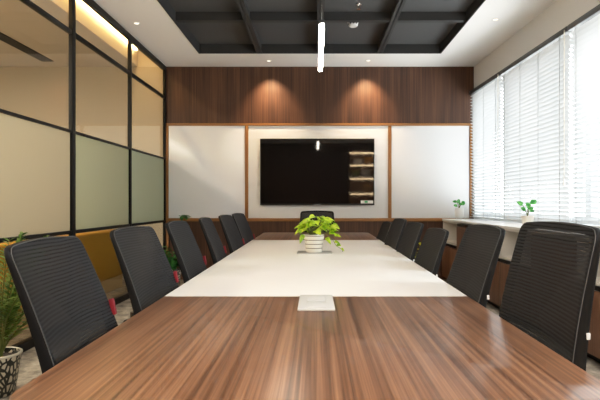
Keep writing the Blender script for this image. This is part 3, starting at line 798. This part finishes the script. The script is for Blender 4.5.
# yellow-green plant on the floor by the end wall
yp = empty('potted_croton', (1.42, 6.95, 0), 0, 'yellow-green leafed floor plant glimpsed between window-side chairs', 'plant')
q = MB(); q.lathe([(0.09, 0), (0.10, 0.01), (0.125, 0.24), (0.127, 0.25), (0.118, 0.25), (0.112, 0.2)], 32); q.build('pot', M['terracotta'], yp)
q = MB(); q.lathe([(0.001, 0.21), (0.115, 0.215)], 24, cap=False); q.build('soil', M['soil'], yp)
q = MB(); st = MB(); rnd = random.Random(3)
for k in range(26):
    az = rnd.uniform(0, 2*PI); hg = rnd.uniform(0.12, 0.40); rc = rnd.uniform(0.02, 0.12)
    p0 = Vector((0, 0, .21)); p1 = Vector((rc*math.cos(az), rc*math.sin(az), .21+hg)); st.tube([p0, (p0+p1)/2+Vector((0, 0, .03)), p1], 0.004, 5)
    L = rnd.uniform(.09, .14); q.leaf(p1, (math.cos(az), math.sin(az), rnd.uniform(-.2, .6)), L, L*.5, droop=.4, fold=.2)
q.norecalc = True
q.build('foliage', M['yellowleaf'], yp, ang=80); st.build('stems', M['stem'], yp)
# two little plants on the countertop
def sill_plant(px, d, z, r0, h, label, legs, leaves, seed):
    r = empty('potted_seedling', ((px-316)*d/515, d, z), 0, label, 'plant')
    q = MB()
    zb = 0.015 if legs else 0.0
    q.lathe([(r0*.72, zb), (r0*.95, zb+h*.15), (r0*1.04, zb+h*.5), (r0, zb+h), (r0*.9, zb+h), (r0*.85, zb+h*.85)] if legs else [(r0*.72, 0), (r0*.76, .003), (r0, h-.02), (r0*1.05, h-.02), (r0*1.05, h), (r0*.92, h), (r0*.9, h*.85)], 32)
    po = q.build('pot', M['white'] if legs else M['terracotta'], r, ang=60)
    if legs:
        for k in range(3):
            a = 2*PI*k/3+PI/6; q = MB(); q.tube([(r0*.6*math.cos(a), r0*.6*math.sin(a), 0.0), (r0*.55*math.cos(a), r0*.55*math.sin(a), zb+.006)], .006, 8); q.build('foot', M['white'], po)
    q = MB(); q.lathe([(0.001, zb+h*.88), (r0*.88, zb+h*.9)], 20, cap=False); q.build('soil', M['soil'], r)
    q = MB(); st = MB(); rnd = random.Random(seed)
    for (az, rc, hg, L) in leaves:
        p0 = Vector((0, 0, zb+h*.88)); p1 = Vector((rc*math.cos(az), rc*math.sin(az), zb+h+hg))
        st.tube([p0, (p0+p1)/2+Vector((0, 0, .01)), p1], .003, 6)
        q.leaf(p1, (math.cos(az), math.sin(az)*.6, rnd.uniform(.3, .9)), L*1.0, L*.62, Vector((0, -.95, .3)), .2, .2)
    q.norecalc = True
    q.build('foliage', M['fresh'], r, ang=80); st.build('stems', M['stem'], r)
sill_plant(459.3, 7.28, 0.895, 0.062, 0.145, 'small green plant in a footed white pot beside the whiteboard', True,
           [(2.8, .03, .08, .07), (0.3, .03, .04, .08), (1.6, .02, .06, .09), (-1.5, .03, .04, .09), (3.4, .03, .02, .07), (0.1, .03, .07, .06), (-2, .01, .08, .08)], 1)
sill_plant(527.5, 5.0, 0.895, 0.058, 0.105, 'small green plant in a cream pot in front of the middle blind', False,
           [(2.9, .04, .10, .08), (0.2, .03, .11, .09), (0.5, .03, .04, .06), (-1.5, .02, .06, .09), (3.4, .02, .05, .07), (1.2, .01, .08, .09)], 2)

# ------------------------------------------------------------------ light
W = bpy.data.worlds.new('daylight'); bpy.context.scene.world = W; W.use_nodes = True
wn = W.node_tree; bg = wn.nodes['Background']
tc = wn.nodes.new('ShaderNodeTexCoord'); sx = wn.nodes.new('ShaderNodeSeparateXYZ'); wn.links.new(tc.outputs['Generated'], sx.inputs[0])
cr = wn.nodes.new('ShaderNodeValToRGB'); e = cr.color_ramp.elements
e[0].position = 0.42; e[0].color = (0.95, 0.96, 0.95, 1); e[1].position = 0.62; e[1].color = (0.86, 0.94, 1.0, 1)
mr = wn.nodes.new('ShaderNodeMapRange'); mr.inputs['From Min'].default_value = -1; wn.links.new(sx.outputs['Z'], mr.inputs['Value'])
wn.links.new(mr.outputs[0], cr.inputs[0]); wn.links.new(cr.outputs[0], bg.inputs[0]); bg.inputs[1].default_value = 7.4

def area(name, loc, sx_, sy_, p, col, rot=(0, 0, 0)):
    l = bpy.data.lights.new(name, 'AREA'); l.shape = 'RECTANGLE'; l.size = sx_; l.size_y = sy_; l.energy = p; l.color = col
    o = bpy.data.objects.new(name, l); C.objects.link(o); o.location = loc; o.rotation_euler = rot; return o
area('office_ceiling_light', (-4.3, 2.6, ZC-0.03), 0.6, 4.0, 230, (1, 0.90, 0.76))  # unseen fill added to light the frosted panes from behind

area('coffer_panel_light', (0.05, -0.1, ZC+0.06), 2.6, 1.3, 125, (1, 0.96, 0.91))  # added soft fill above and behind the camera, no fixture there

# ------------------------------------------------------------------ camera
cam = bpy.data.cameras.new('camera'); cam.sensor_width = 36; cam.lens = 515/600*36
cam.shift_x = -16/600; cam.shift_y = 3/600; cam.clip_start = 0.05
co = bpy.data.objects.new('camera', cam); C.objects.link(co); co.location = (0, 0, H); co.rotation_euler = (PI/2, 0, 0)
bpy.context.scene.camera = co
vs = bpy.context.scene.view_settings
vs.view_transform = 'Standard'; vs.look = 'None'; vs.exposure = 0.46
vs.use_curve_mapping = True
cmap = vs.curve_mapping; WL = 6.0
cmap.white_level = (WL, WL, WL); cmap.extend = 'HORIZONTAL'
cv = cmap.curves[3]
cv.points[0].location = (0, 0); cv.points[-1].location = (1, 1)
for a_, b_ in ((0.1, 0.1), (0.3, 0.30), (0.6, 0.55), (1.0, 0.74), (1.6, 0.87), (2.6, 0.95), (4.0, 0.985)):
    cv.points.new(a_/WL, b_)
for p_ in cv.points: p_.handle_type = 'VECTOR' if p_.location[0]*WL < 0.55 else 'AUTO'
cmap.update()
